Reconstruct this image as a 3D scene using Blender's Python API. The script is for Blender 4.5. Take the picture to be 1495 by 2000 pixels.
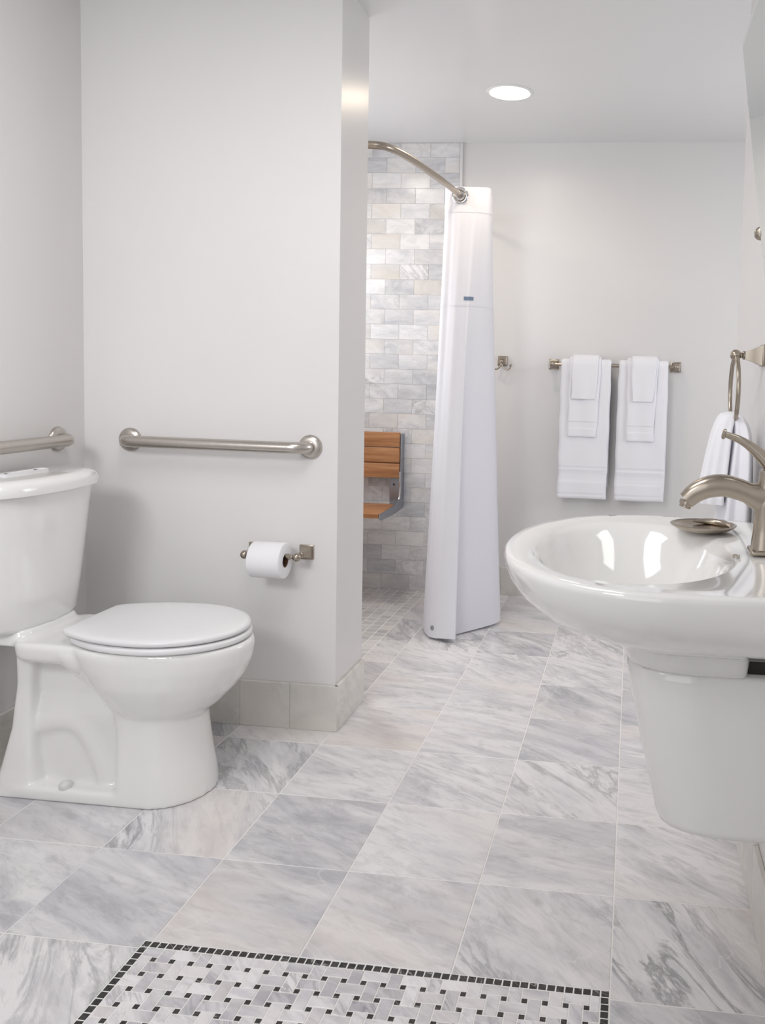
import bpy, bmesh, math, random
from mathutils import Vector, Matrix
R = random.Random(7)
PI = math.pi
for o in list(bpy.data.objects):
    bpy.data.objects.remove(o)
SC = bpy.context.scene
COL = SC.collection

ZC = 2.335                      # ceiling height

# ------------------------------------------------------------------ camera
F, PX, PY = 1605.226, 1059.297, 840.041
cam = bpy.data.cameras.new('camera')
camo = bpy.data.objects.new('camera', cam)
COL.objects.link(camo)
cam.sensor_fit = 'AUTO'; cam.sensor_width = 36.0
cam.lens = F / 2000 * 36.0
cam.shift_x = (747.5 - PX) / 2000
cam.shift_y = (PY - 1000) / 2000
cam.clip_start = 0.02
rt = Vector((0.993379, 0.111636, 0.027107)); dn = Vector((0.034241, -0.062498, -0.997458)); fw = Vector((-0.109658, 0.991782, -0.065907))
M = Matrix.Identity(4)
for r in range(3):
    M[r][0] = rt[r]; M[r][1] = -dn[r]; M[r][2] = -fw[r]
M[0][3], M[1][3], M[2][3] = 0.006135, -1.775226, 1.156722
camo.matrix_world = M
SC.camera = camo

# ------------------------------------------------------------------ world, lights, exposure
vs = SC.view_settings
vs.view_transform = 'Standard'; vs.look = 'None'; vs.gamma = 1.0; vs.use_curve_mapping = False
vs.exposure = 0.0
W = bpy.data.worlds.new('world'); SC.world = W; W.use_nodes = True
W.node_tree.nodes['Background'].inputs[0].default_value = (0.95, 0.97, 1.0, 1)
W.node_tree.nodes['Background'].inputs[1].default_value = 0.6

def area(name, loc, target, sx, sy, power, color, shape='RECTANGLE', spread=PI):
    l = bpy.data.lights.new(name, 'AREA'); l.shape = shape; l.size = sx; l.size_y = sy
    l.energy = power; l.color = color; l.spread = spread
    o = bpy.data.objects.new(name, l); COL.objects.link(o)
    o.location = loc
    o.rotation_euler = (Vector(target) - Vector(loc)).to_track_quat('-Z', 'Y').to_euler()
    return o
area('rear_fill', (-0.85, -3.12, 1.45), (-0.95, 0, 1.25), 1.6, 1.5, 9, (0.97, 0.98, 1.0))  # added soft fill from behind the camera
area('rear_high_fill', (-1.30, -2.20, ZC - .22), (-1.32, 0.7, 0.95), 0.7, 0.5, 6.8, (0.98, 0.98, 1.0), spread=math.radians(100))  # unseen fill added high at the rear, aimed at the partition, no fixture
area('front_top_fill', (-0.72, -0.45, ZC - .012), (-0.72, -0.45, 0), 0.7, 0.7, 10.2, (1.0, 0.985, 0.98))  # added downward fill over the front floor, without a fixture
area('shower_side_fill', (-1.735, 1.75, 1.55), (0, 1.85, 1.45), 0.7, 0.8, 3.0, (0.88, 0.92, 1.0))  # cool fill added from the left side of the shower
area('alcove_fill', (1.42, 1.55, 1.45), (0, 1.75, 1.45), 0.9, 1.1, 7.6, (1.0, 0.985, 0.98))  # fill added to lift the back wall and ceiling
area('shower_top_fill', (-1.38, 1.55, ZC - .012), (-1.38, 1.55, 0), 0.15, 0.15, 5.0, (1.0, 0.91, 0.79), 'DISK', math.radians(165))  # warm fill added above the shower for its lower tiles, no fixture

# ------------------------------------------------------------------ materials
def s2l(c):
    return tuple(((v / 12.92) if v <= 0.04045 else ((v + 0.055) / 1.055) ** 2.4) for v in c)
def rgb(r, g, b):
    return s2l((r / 255, g / 255, b / 255)) + (1,)
MATS = {}
def newmat(name):
    m = bpy.data.materials.new(name); m.use_nodes = True
    nt = m.node_tree; b = nt.nodes['Principled BSDF']
    MATS[name] = m
    return m, nt, b
def N(nt, typ, **k):
    n = nt.nodes.new(typ)
    for a, v in k.items():
        setattr(n, a, v)
    return n
def L(nt, a, b):
    nt.links.new(a, b)
def ramp(nt, fac, stops):
    r = N(nt, 'ShaderNodeValToRGB')
    e = r.color_ramp.elements
    while len(e) < len(stops):
        e.new(0.5)
    for el, (p, c) in zip(e, stops):
        el.position = p; el.color = c if len(c) == 4 else tuple(c) + (1,)
    L(nt, fac, r.inputs[0])
    return r.outputs[0]
def mix(nt, fac, a, b, mode='MIX'):
    m = N(nt, 'ShaderNodeMix', data_type='RGBA', blend_type=mode)
    for sock, v in ((m.inputs[0], fac), (m.inputs[6], a), (m.inputs[7], b)):
        if hasattr(v, 'is_output'):
            L(nt, v, sock)
        else:
            sock.default_value = v
    return m.outputs[2]
def math_(nt, op, a, b=0.0, clamp=False):
    m = N(nt, 'ShaderNodeMath', operation=op, use_clamp=clamp)
    for sock, v in ((m.inputs[0], a), (m.inputs[1], b)):
        if hasattr(v, 'is_output'):
            L(nt, v, sock)
        else:
            sock.default_value = v
    return m.outputs[0]

def simple(name, col, rough, metal=0.0, coat=0.0, bump=None, var=0.0, varscale=3.0, spec=0.5):
    m, nt, b = newmat(name)
    b.inputs['Roughness'].default_value = rough
    b.inputs['Metallic'].default_value = metal
    b.inputs['Coat Weight'].default_value = coat
    b.inputs['Coat Roughness'].default_value = 0.04
    b.inputs['Specular IOR Level'].default_value = spec
    tc = N(nt, 'ShaderNodeTexCoord')
    nz = N(nt, 'ShaderNodeTexNoise'); nz.inputs['Scale'].default_value = varscale; nz.inputs['Detail'].default_value = 3
    L(nt, tc.outputs['Object'], nz.inputs['Vector'])
    c0 = tuple(max(0, v * (1 - var)) for v in col[:3]); c1 = tuple(min(1, v * (1 + var)) for v in col[:3])
    L(nt, ramp(nt, nz.outputs[0], [(0.3, c0), (0.7, c1)]), b.inputs['Base Color'])
    if bump:
        n2 = N(nt, 'ShaderNodeTexNoise'); n2.inputs['Scale'].default_value = bump[0]; n2.inputs['Detail'].default_value = 2
        L(nt, tc.outputs['Object'], n2.inputs['Vector'])
        bp = N(nt, 'ShaderNodeBump'); bp.inputs['Strength'].default_value = bump[1]; bp.inputs['Distance'].default_value = bump[2]
        L(nt, n2.outputs[0], bp.inputs['Height']); L(nt, bp.outputs[0], b.inputs['Normal'])
    return m

def marble(name, base, grey, vein, warm, tone=0.06, scale=1.0, warm_amt=0.5, vein_amt=0.7, rough=0.22, random_pos=True, grey_amt=1.0, ang=0.6, fine=0.6):
    """veined marble; each piece gets its own cut and tone through Object Info > Random"""
    m, nt, b = newmat(name)
    b.inputs['Roughness'].default_value = rough
    tc = N(nt, 'ShaderNodeTexCoord')
    oi = N(nt, 'ShaderNodeObjectInfo')
    wn = N(nt, 'ShaderNodeTexWhiteNoise', noise_dimensions='1D'); L(nt, oi.outputs['Random'], wn.inputs['W'])
    sep = N(nt, 'ShaderNodeSeparateColor'); L(nt, wn.outputs['Color'], sep.inputs[0])
    r1, r2, r3 = sep.outputs
    off = N(nt, 'ShaderNodeVectorMath', operation='MULTIPLY_ADD')
    L(nt, wn.outputs['Color'], off.inputs[0]); off.inputs[1].default_value = (37, 53, 71)
    vr = N(nt, 'ShaderNodeVectorRotate', rotation_type='Z_AXIS')
    L(nt, tc.outputs['Object'], vr.inputs['Vector'])
    L(nt, math_(nt, 'ADD', math_(nt, 'MULTIPLY', r3, 0.9), ang - 0.45), vr.inputs['Angle'])
    mp = N(nt, 'ShaderNodeMapping'); mp.inputs['Scale'].default_value = (2.2 * scale, 8.0 * scale, 8.0 * scale)
    L(nt, vr.outputs[0], mp.inputs['Vector']); L(nt, mp.outputs[0], off.inputs[2])
    if not random_pos:
        off.inputs[1].default_value = (0, 0, 0)
    v = off.outputs[0]
    n1 = N(nt, 'ShaderNodeTexNoise'); n1.inputs['Scale'].default_value = 0.9; n1.inputs['Detail'].default_value = 7; n1.inputs['Roughness'].default_value = 0.62; n1.inputs['Distortion'].default_value = 0.7
    L(nt, v, n1.inputs['Vector'])
    n2 = N(nt, 'ShaderNodeTexNoise'); n2.inputs['Scale'].default_value = 0.55; n2.inputs['Detail'].default_value = 8; n2.inputs['Roughness'].default_value = 0.66; n2.inputs['Distortion'].default_value = 1.3
    L(nt, v, n2.inputs['Vector'])
    n3 = N(nt, 'ShaderNodeTexNoise'); n3.inputs['Scale'].default_value = 0.35; n3.inputs['Detail'].default_value = 3
    L(nt, v, n3.inputs['Vector'])
    # broad grey clouds, shifted per piece
    f1 = math_(nt, 'ADD', n1.outputs[0], math_(nt, 'MULTIPLY', math_(nt, 'SUBTRACT', r1, 0.5), 0.18))
    c = mix(nt, math_(nt, 'MULTIPLY', ramp(nt, f1, [(0.40, (0, 0, 0)), (0.72, (1, 1, 1))]), grey_amt), base, grey)
    # fine streaks along the bedding
    n5 = N(nt, 'ShaderNodeTexNoise'); n5.inputs['Scale'].default_value = 3.2; n5.inputs['Detail'].default_value = 9; n5.inputs['Roughness'].default_value = 0.72; n5.inputs['Distortion'].default_value = 0.5
    L(nt, v, n5.inputs['Vector'])
    c = mix(nt, math_(nt, 'MULTIPLY', ramp(nt, n5.outputs[0], [(0.50, (0, 0, 0)), (0.74, (1, 1, 1))]), 0.42 * fine), c, vein)
    # warm patches
    wf = math_(nt, 'MULTIPLY', ramp(nt, n3.outputs[0], [(0.48, (0, 0, 0)), (0.66, (1, 1, 1))]), math_(nt, 'MULTIPLY', r2, warm_amt))
    c = mix(nt, wf, c, warm)
    # thin dark veins: ridge of a second noise, strong only in some places
    rd = math_(nt, 'ABSOLUTE', math_(nt, 'SUBTRACT', n2.outputs[0], 0.5))
    rv = ramp(nt, rd, [(0.0, (1, 1, 1)), (0.05, (0, 0, 0))])
    gate = ramp(nt, n3.outputs[0], [(0.42, (1, 1, 1)), (0.58, (0, 0, 0))])
    vf = math_(nt, 'MULTIPLY', math_(nt, 'MULTIPLY', rv, gate), math_(nt, 'MULTIPLY', math_(nt, 'ADD', math_(nt, 'POWER', r3, 2.2), 0.20), vein_amt))
    c = mix(nt, vf, c, vein)
    # pale hairlines
    n4 = N(nt, 'ShaderNodeTexNoise'); n4.inputs['Scale'].default_value = 0.4; n4.inputs['Detail'].default_value = 4; n4.inputs['Distortion'].default_value = 0.8
    L(nt, v, n4.inputs['Vector'])
    rw = ramp(nt, math_(nt, 'ABSOLUTE', math_(nt, 'SUBTRACT', n4.outputs[0], 0.56)), [(0.0, (1, 1, 1)), (0.008, (0, 0, 0))])
    c = mix(nt, math_(nt, 'MULTIPLY', rw, 0.35), c, rgb(240, 238, 236))
    tn = math_(nt, 'ADD', math_(nt, 'MULTIPLY', r1, -2 * tone), 1.0 + tone)
    cc = N(nt, 'ShaderNodeCombineColor')
    for i in range(3):
        L(nt, tn, cc.inputs[i])
    c = mix(nt, 1.0, c, cc.outputs[0], 'MULTIPLY')
    L(nt, c, b.inputs['Base Color'])
    return m

PAINT = simple('wall_paint', rgb(231, 229, 228), 0.32, var=0.008, bump=(420, 0.05, 0.001), spec=0.45)
CEIL = simple('ceiling_paint', rgb(231, 230, 231), 0.2, var=0.006, spec=0.5)
GROUT = simple('white_grout', rgb(240, 238, 235), 0.8, var=0.03, varscale=30)
FLOORM = marble('floor_marble', rgb(233, 231, 232), rgb(193, 192, 198), rgb(118, 117, 122), rgb(229, 219, 211), tone=0.03, vein_amt=0.6, fine=1.0, warm_amt=0.6, scale=1.5)
MOSM = marble('shower_mosaic_marble', rgb(228, 226, 226), rgb(192, 192, 194), rgb(150, 150, 152), rgb(222, 214, 206), tone=0.07, scale=2.0, vein_amt=0.3)
WEAVEM = marble('basketweave_marble', rgb(234, 232, 234), rgb(188, 186, 192), rgb(130, 126, 132), rgb(222, 212, 208), tone=0.07, scale=3.2, vein_amt=0.6)
BLACKM = marble('black_marble', rgb(38, 34, 35), rgb(26, 24, 25), rgb(150, 146, 146), rgb(46, 40, 36), tone=0.2, scale=4, vein_amt=0.18, warm_amt=0.3)
WTILEM = marble('wall_tile_marble', rgb(238, 237, 238), rgb(203, 204, 209), rgb(160, 158, 160), rgb(228, 220, 208), tone=0.05, scale=1.7, vein_amt=0.5, warm_amt=0.7, rough=0.2, ang=0.3)
BASEM = marble('baseboard_marble', rgb(228, 225, 219), rgb(202, 200, 196), rgb(176, 168, 150), rgb(228, 220, 208), tone=0.03, scale=0.9, vein_amt=0.45, warm_amt=0.6, ang=1.0, grey_amt=0.55, fine=0.25)
PORC = simple('white_porcelain', rgb(240, 239, 237), 0.10, coat=0.6, var=0.0)
SEATP = simple('white_seat_plastic', rgb(238, 237, 238), 0.28, var=0.0)
CAPM = simple('grey_white_plastic', rgb(222, 221, 220), 0.35)
NICKEL = simple('brushed_nickel', rgb(186, 180, 172), 0.26, metal=1.0, var=0.03, varscale=60)
WARMNI = simple('satin_warm_nickel', rgb(170, 160, 147), 0.27, metal=1.0, var=0.03, varscale=60)
STEEL = simple('stainless_steel', rgb(196, 190, 183), 0.30, metal=1.0, var=0.03, varscale=60)
CHROME = simple('polished_chrome', rgb(214, 214, 216), 0.08, metal=1.0)
ALU = simple('grey_bracket_metal', rgb(170, 174, 182), 0.38, metal=0.85)
DARK = simple('dark_hole', rgb(34, 30, 26), 0.6)
SCREW = simple('dark_screw', rgb(90, 88, 88), 0.4, metal=0.8)
PAPER = simple('tissue_paper', rgb(244, 243, 245), 0.9, bump=(300, 0.15, 0.001))
CARD = simple('cardboard_core', rgb(120, 92, 70), 0.85, var=0.05)
TERRY = simple('white_terry', rgb(250, 250, 255), 0.95, bump=(330, 0.25, 0.002), spec=0.2)
TERRYB = simple('white_woven_band', rgb(244, 243, 246), 0.85, bump=(600, 0.2, 0.002), spec=0.2)
TAG = simple('blue_grey_label', rgb(118, 136, 160), 0.7, var=0.25, varscale=260)
MIRROR = simple('mirror_glass', rgb(222, 228, 226), 0.015, metal=1.0)
EDGE = simple('mirror_bevel', rgb(228, 234, 232), 0.04, metal=1.0)

def wood():
    m, nt, b = newmat('teak_wood')
    b.inputs['Roughness'].default_value = 0.42
    tc = N(nt, 'ShaderNodeTexCoord'); oi = N(nt, 'ShaderNodeObjectInfo')
    mp = N(nt, 'ShaderNodeMapping'); mp.inputs['Scale'].default_value = (4, 60, 60)
    L(nt, tc.outputs['Object'], mp.inputs['Vector'])
    ad = N(nt, 'ShaderNodeVectorMath', operation='ADD'); L(nt, mp.outputs[0], ad.inputs[0])
    ml = N(nt, 'ShaderNodeVectorMath', operation='SCALE'); ml.inputs[0].default_value = (20, 30, 40); L(nt, oi.outputs['Random'], ml.inputs['Scale']); L(nt, ml.outputs[0], ad.inputs[1])
    nz = N(nt, 'ShaderNodeTexNoise'); nz.inputs['Scale'].default_value = 1.0; nz.inputs['Detail'].default_value = 6
    L(nt, ad.outputs[0], nz.inputs['Vector'])
    c = ramp(nt, nz.outputs[0], [(0.3, rgb(160, 106, 66)), (0.5, rgb(188, 132, 88)), (0.72, rgb(210, 160, 114))])
    L(nt, c, b.inputs['Base Color'])
    return m
TEAK = wood()

def cloth():
    m, nt, b = newmat('white_curtain_fabric')
    tc = N(nt, 'ShaderNodeTexCoord')
    b.inputs['Base Color'].default_value = rgb(248, 248, 254); b.inputs['Roughness'].default_value = 0.8
    nz = N(nt, 'ShaderNodeTexNoise'); nz.inputs['Scale'].default_value = 14; nz.inputs['Detail'].default_value = 4
    L(nt, tc.outputs['Object'], nz.inputs['Vector'])
    bp = N(nt, 'ShaderNodeBump'); bp.inputs['Strength'].default_value = 0.2; bp.inputs['Distance'].default_value = 0.012
    L(nt, nz.outputs[0], bp.inputs['Height']); L(nt, bp.outputs[0], b.inputs['Normal'])
    tr = N(nt, 'ShaderNodeBsdfTranslucent'); tr.inputs[0].default_value = rgb(246, 247, 255)
    mx = N(nt, 'ShaderNodeMixShader'); mx.inputs[0].default_value = 0.16
    out = nt.nodes['Material Output']
    L(nt, b.outputs[0], mx.inputs[1]); L(nt, tr.outputs[0], mx.inputs[2]); L(nt, mx.outputs[0], out.inputs[0])
    return m
CURT = cloth()

def emit(name, col, st):
    m, nt, b = newmat(name)
    b.inputs['Base Color'].default_value = (0.9, 0.9, 0.9, 1)
    b.inputs['Emission Color'].default_value = col; b.inputs['Emission Strength'].default_value = st
    return m
LENS = emit('lit_lamp_lens', (1.0, 0.93, 0.82, 1), 5.0)
GLOW_PANE = emit('glowing_fill_pane', (0.88, 0.93, 1.0, 1), 1.6)  # emissive panes added out of view, in shower and alcove

# ------------------------------------------------------------------ mesh helpers
def link(name, me, mat, parent=None):
    o = bpy.data.objects.new(name, me); COL.objects.link(o)
    if mat is not None and not me.materials:
        me.materials.append(mat)
    if parent is not None:
        o.parent = parent
        o.matrix_parent_inverse = parent.matrix_world.inverted() if False else Matrix.Translation(-Vector(ABS[parent.name]))
    ABS[o.name] = Vector((0, 0, 0))
    return o
ABS = {}
def tomesh(name, verts, faces, smooth=True, angle=40):
    me = bpy.data.meshes.new(name)
    me.from_pydata([tuple(v) for v in verts], [], faces)
    bm = bmesh.new(); bm.from_mesh(me)
    bmesh.ops.recalc_face_normals(bm, faces=bm.faces)
    bm.to_mesh(me); bm.free()
    if smooth:
        for p in me.polygons:
            p.use_smooth = True
        me.set_sharp_from_angle(angle=math.radians(angle))
    return me
class G:
    """collects closed shapes that make one part"""
    def __init__(s):
        s.v = []; s.f = []
    def add(s, v, f):
        k = len(s.v); s.v += [Vector(p) for p in v]; s.f += [tuple(i + k for i in q) for q in f]
        return s
    def loft(s, rings, cap0=True, cap1=True, closed=True, wrap=False):
        n = len(rings[0]); v = []; f = []
        for r in rings:
            v += r
        m = len(rings)
        for a in range(m if wrap else m - 1):
            b = (a + 1) % m
            for i in range(n if closed else n - 1):
                j = (i + 1) % n
                f.append((a * n + i, a * n + j, b * n + j, b * n + i))
        if cap0 and not wrap:
            f.append(tuple(range(n - 1, -1, -1)))
        if cap1 and not wrap:
            f.append(tuple((m - 1) * n + i for i in range(n)))
        return s.add(v, f)
    def box(s, x0, x1, y0, y1, z0, z1, bev=0.0, seg=2):
        bm = bmesh.new()
        bmesh.ops.create_cube(bm, size=1)
        for v in bm.verts:
            v.co = Vector(((x0 + x1) / 2 + v.co.x * (x1 - x0), (y0 + y1) / 2 + v.co.y * (y1 - y0), (z0 + z1) / 2 + v.co.z * (z1 - z0)))
        if bev:
            bmesh.ops.bevel(bm, geom=bm.edges[:], offset=bev, segments=seg, affect='EDGES', profile=0.5)
        bm.verts.index_update()
        s.add([v.co.copy() for v in bm.verts], [tuple(v.index for v in f.verts) for f in bm.faces]); bm.free()
        return s
    def tube(s, pts, rad, n=20, cap=True, prof=None, up=(0, 0, 1)):
        """sweep; rad: number or list of (a,b); prof: superellipse exponent"""
        pts = [Vector(p) for p in pts]; rings = []
        m = len(pts)
        prev = None
        for i, p in enumerate(pts):
            t = (pts[min(i + 1, m - 1)] - pts[max(i - 1, 0)]).normalized()
            if prev is None:
                u = Vector(up)
                if abs(u.dot(t)) > 0.95:
                    u = Vector((1, 0, 0)) if abs(t.x) < 0.9 else Vector((0, 1, 0))
                u = (u - t * u.dot(t)).normalized()
            else:
                u = (prev - t * prev.dot(t)).normalized()
            prev = u
            w = t.cross(u)
            r = rad[i] if isinstance(rad, (list, tuple)) and isinstance(rad[0], (list, tuple)) else (rad[i] if isinstance(rad, list) else rad)
            a, b = r if isinstance(r, (list, tuple)) else (r, r)
            ring = []
            for k in range(n):
                th = 2 * PI * k / n
                c, d = math.cos(th), math.sin(th)
                if prof:
                    e = 2 / prof
                    c = math.copysign(abs(c) ** e, c); d = math.copysign(abs(d) ** e, d)
                ring.append(p + w * (a * c) + u * (b * d))
            rings.append(ring)
        return s.loft(rings, cap, cap)
    def lathe(s, c, axis, prof, n=32, cap0=True, cap1=True, sx=1.0, sy=1.0):
        """prof: (r, h) along the axis from c"""
        c = Vector(c); ax = Vector(axis).normalized()
        u = Vector((0, 0, 1)) if abs(ax.z) < 0.9 else Vector((1, 0, 0))
        u = (u - ax * u.dot(ax)).normalized(); w = ax.cross(u)
        rings = [[c + ax * h + u * (max(r, 1e-5) * sx * math.cos(2 * PI * k / n)) + w * (max(r, 1e-5) * sy * math.sin(2 * PI * k / n)) for k in range(n)] for r, h in prof]
        return s.loft(rings, cap0, cap1)
    def ball(s, c, r, n=16):
        return s.lathe(c, (0, 0, 1), [(r * math.sin(PI * k / n), -r * math.cos(PI * k / n)) for k in range(n + 1)], n=2 * n // 1)
    def build(s, name, mat, parent=None, smooth=True, angle=40):
        return link(name, tomesh(name, s.v, s.f, smooth, angle), mat, parent)

def catmull(pts, n):
    pts = [Vector(p) for p in pts]
    out = []
    P = [pts[0] * 2 - pts[1]] + pts + [pts[-1] * 2 - pts[-2]]
    for i in range(1, len(P) - 2):
        a, b, c, d = P[i - 1], P[i], P[i + 1], P[i + 2]
        for k in range(n):
            t = k / n
            out.append(0.5 * ((2 * b) + (c - a) * t + (2 * a - 5 * b + 4 * c - d) * t * t + (3 * b - a - 3 * c + d) * t ** 3))
    out.append(pts[-1])
    return out
def lerp1(xs, ys, x):
    if x <= xs[0]:
        return ys[0]
    for i in range(len(xs) - 1):
        if x <= xs[i + 1]:
            t = (x - xs[i]) / (xs[i + 1] - xs[i]); return ys[i] + (ys[i + 1] - ys[i]) * t
    return ys[-1]

def thing(name, label, cat, loc=(0, 0, 0), group=None):
    o = bpy.data.objects.new(name, None); COL.objects.link(o)
    o.empty_display_size = 0.05
    o.location = loc; ABS[o.name] = Vector(loc)
    return tag(o, label, cat, group)
def tag(o, label, cat, group=None):
    o['label'] = label; o['category'] = cat
    if group:
        o['group'] = group
    return o
def struct(o):
    o['kind'] = 'structure'
    return o

# ------------------------------------------------------------------ dimensions (metres; y runs away from the camera)
T = 0.3065                      # floor tile pitch
XL = -1.769                     # left wall
XP = -0.914                     # end face of the partition
YP0, YP1 = 0.714, 0.968         # partition front / back
YB = 2.45                       # back wall
XR = 0.310                      # right wall (ends at YR)
YR = 0.765
ZC = 2.335                      # ceiling
Y0 = -3.2                       # rear of the room
XE = 1.45                       # alcove on the far right

# ------------------------------------------------------------------ room shell
def wallbox(name, *b, mat=PAINT):
    return struct(G().box(*b).build(name, mat, smooth=False))
floor = struct(G().box(XL - .12, XE + .12, Y0 - .12, YB + .12, -0.06, -0.0011).build('floor', GROUT, smooth=False))
ceiling = wallbox('ceiling', XL - .12, XE + .12, Y0 - .12, YB + .12, ZC, ZC + .1, mat=CEIL)
wall_left = wallbox('wall_left', XL - .12, XL, Y0, YP1, -0.0022, ZC)
wall_partition = wallbox('wall_partition', XL, XP, YP0, YP1, -0.0022, ZC)
wall_back = wallbox('wall_back', XL - .12, XE + .12, YB, YB + .12, -0.0022, ZC)
wall_right = wallbox('wall_right', XR, XR + .14, Y0, YR, -0.0022, ZC)
wall_alcove = wallbox('wall_alcove', XE, XE + .12, Y0, YB, -0.0022, ZC)
# shower side wall round a glowing pane added to light the shower
g = G()
g.box(XL - .12, XL, YP1, 1.35, -0.0022, ZC).box(XL - .12, XL, 2.15, YB, -0.0022, ZC).box(XL - .12, XL, 1.35, 2.15, -0.0022, 1.1).box(XL - .12, XL, 1.35, 2.15, 2.0, ZC)
wall_shower = struct(g.build('wall_shower', PAINT, smooth=False))
window_1 = struct(G().box(XL - .07, XL - .055, 1.35, 2.15, 1.1, 2.0).build('light_pane_1', GLOW_PANE, smooth=False))
g = G()
g.box(XL - .08, XL - .04, 1.35, 1.39, 1.1, 2.0).box(XL - .08, XL - .04, 2.11, 2.15, 1.1, 2.0).box(XL - .08, XL - .04, 1.39, 2.11, 1.1, 1.14).box(XL - .08, XL - .04, 1.39, 2.11, 1.96, 2.0)
g.build('light_pane_frame', SEATP, window_1, smooth=False)
# glowing pane added to the alcove as fill, out of sight round the corner
window_2 = struct(G().box(XE - .018, XE - .002, 1.05, 2.05, .85, 2.05).build('light_pane_2', GLOW_PANE, smooth=False))
# rear wall round a wide opening added to let light in
g = G()
g.box(XL, -1.7, Y0 - .12, Y0, -0.0022, ZC).box(0.2, XR, Y0 - .12, Y0, -0.0022, ZC).box(-1.7, 0.2, Y0 - .12, Y0, -0.0022, 0.6).box(-1.7, 0.2, Y0 - .12, Y0, 2.2, ZC)
wall_rear = struct(g.build('wall_rear', PAINT, smooth=False))

# ------------------------------------------------------------------ tiles
TCACHE = {}
def tile_mesh(w, d, h, ch, facing='Z'):
    """chamfered slab centred on its top face: w along x, d along y (or z), 18 triangles"""
    key = (round(w, 4), round(d, 4), h, ch, facing)
    if key in TCACHE:
        return TCACHE[key]
    v = []
    for (dx, dy, z) in ((0, 0, -h), (0, 0, -ch), (ch, ch, 0)):
        a, b = w / 2 - dx, d / 2 - dy
        v += [(-a, -b, z), (a, -b, z), (a, b, z), (-a, b, z)]
    f = [(8, 9, 10, 11)]
    for k in (0, 4):
        for i in range(4):
            j = (i + 1) % 4
            f.append((k + i, k + j, k + 4 + j, k + 4 + i))
    f.append((3, 2, 1, 0))
    if facing == '-Y':       # top faces the camera, d runs up
        v = [(x, -z, y) for x, y, z in v]
    elif facing == '+X':
        v = [(z, x, y) for x, y, z in v]
    elif facing == '-X':
        v = [(-z, -x, y) for x, y, z in v]
    me = tomesh('tile', v, f, False)
    TCACHE[key] = me
    return me
def put_tile(name, me, mat, loc, parent, rot=0):
    if not me.materials:
        me.materials.append(mat)
    o = bpy.data.objects.new(name, me); COL.objects.link(o)
    o.parent = parent; o.location = loc
    if rot:
        o.rotation_euler = (0, 0, rot)
    return o
GR = 0.0030
# rug rectangle
RX0, RX1, RY1, RY0 = -0.9355, -0.0008, -0.2855, -0.7500
SX = -1.047                      # left edge of the threshold strip in front of the shower
def ftile(x0, x1, y0, y1):
    x0 += GR / 2; x1 -= GR / 2; y0 += GR / 2; y1 -= GR / 2
    if x1 - x0 < 0.008 or y1 - y0 < 0.008:
        return
    sq = abs((x1 - x0) - (y1 - y0)) < 1e-4
    put_tile('marble_tile', tile_mesh(x1 - x0, y1 - y0, 0.009, 0.0009), FLOORM, ((x0 + x1) / 2, (y0 + y1) / 2, 0), floor, (R.randrange(2) * PI if sq else 0))
def lpoly(pts):
    """one L-shaped tile round the corner of the mosaic"""
    cx = sum(p[0] for p in pts) / len(pts); cy = sum(p[1] for p in pts) / len(pts)
    n = len(pts); v = []
    for z in (-0.009, 0.0):
        v += [(p[0] - cx, p[1] - cy, z) for p in pts]
    f = [tuple(range(n, 2 * n)), tuple(range(n - 1, -1, -1))] + [(i, (i + 1) % n, n + (i + 1) % n, n + i) for i in range(n)]
    me = tomesh('tile', v, f, False)
    put_tile('marble_tile', me, FLOORM, (cx, cy, 0), floor)
for j in range(-7, 9):
    for i in range(-6, 2):
        x0, x1, y0, y1 = i * T, (i + 1) * T, j * T, (j + 1) * T
        xa, xb, ya, yb = max(x0, XL), min(x1, XR), max(y0, Y0), min(y1, YB)
        if y0 >= YR - 0.1:
            xb = x1
        if xb - xa < 0.01 or yb - ya < 0.01:
            continue
        # partition footprint
        if xb < XP + 0.05 and ya >= YP0 - 0.02 and yb <= YP1:
            continue
        if i <= -4 and j == 2:               # row cut by the partition
            yb = YP0
        if i <= -4 and j >= 3:
            continue
        # mosaic cut-outs
        ox, oy = min(xb, RX1) - max(xa, RX0), min(yb, RY1) - max(ya, RY0)
        if ox > 0.001 and oy > 0.001:
            if i == -4 and j == -1:
                h = GR / 2
                lpoly([(x0 + h, y0 + h), (RX0 - h, y0 + h), (RX0 - h, RY1 + h), (x1 - h, RY1 + h), (x1 - h, y1 - h), (x0 + h, y1 - h)])
            elif i == -4:
                ftile(xa, RX0, ya, yb)
                if yb > RY0 > ya and False:
                    pass
            else:
                if yb > RY1 + 0.005:
                    ftile(xa, xb, RY1, yb)
                if ya < RY0 - 0.005:
                    ftile(xa, xb, ya, RY0)
            continue
        ftile(xa, xb, ya, yb)
for i in (2, 3, 4):
    for j in range(3, 8):
        ftile(i * T, min((i + 1) * T, XE), j * T, min((j + 1) * T, YB))
# threshold strip (its own cut tiles) and the row that shows behind the partition
yy = YP1
for y1 in (1.2265, 4 * T + 0.12, 1.62, 1.93, 2.24, YB):
    ftile(SX, -3 * T, yy, y1); yy = y1
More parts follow.
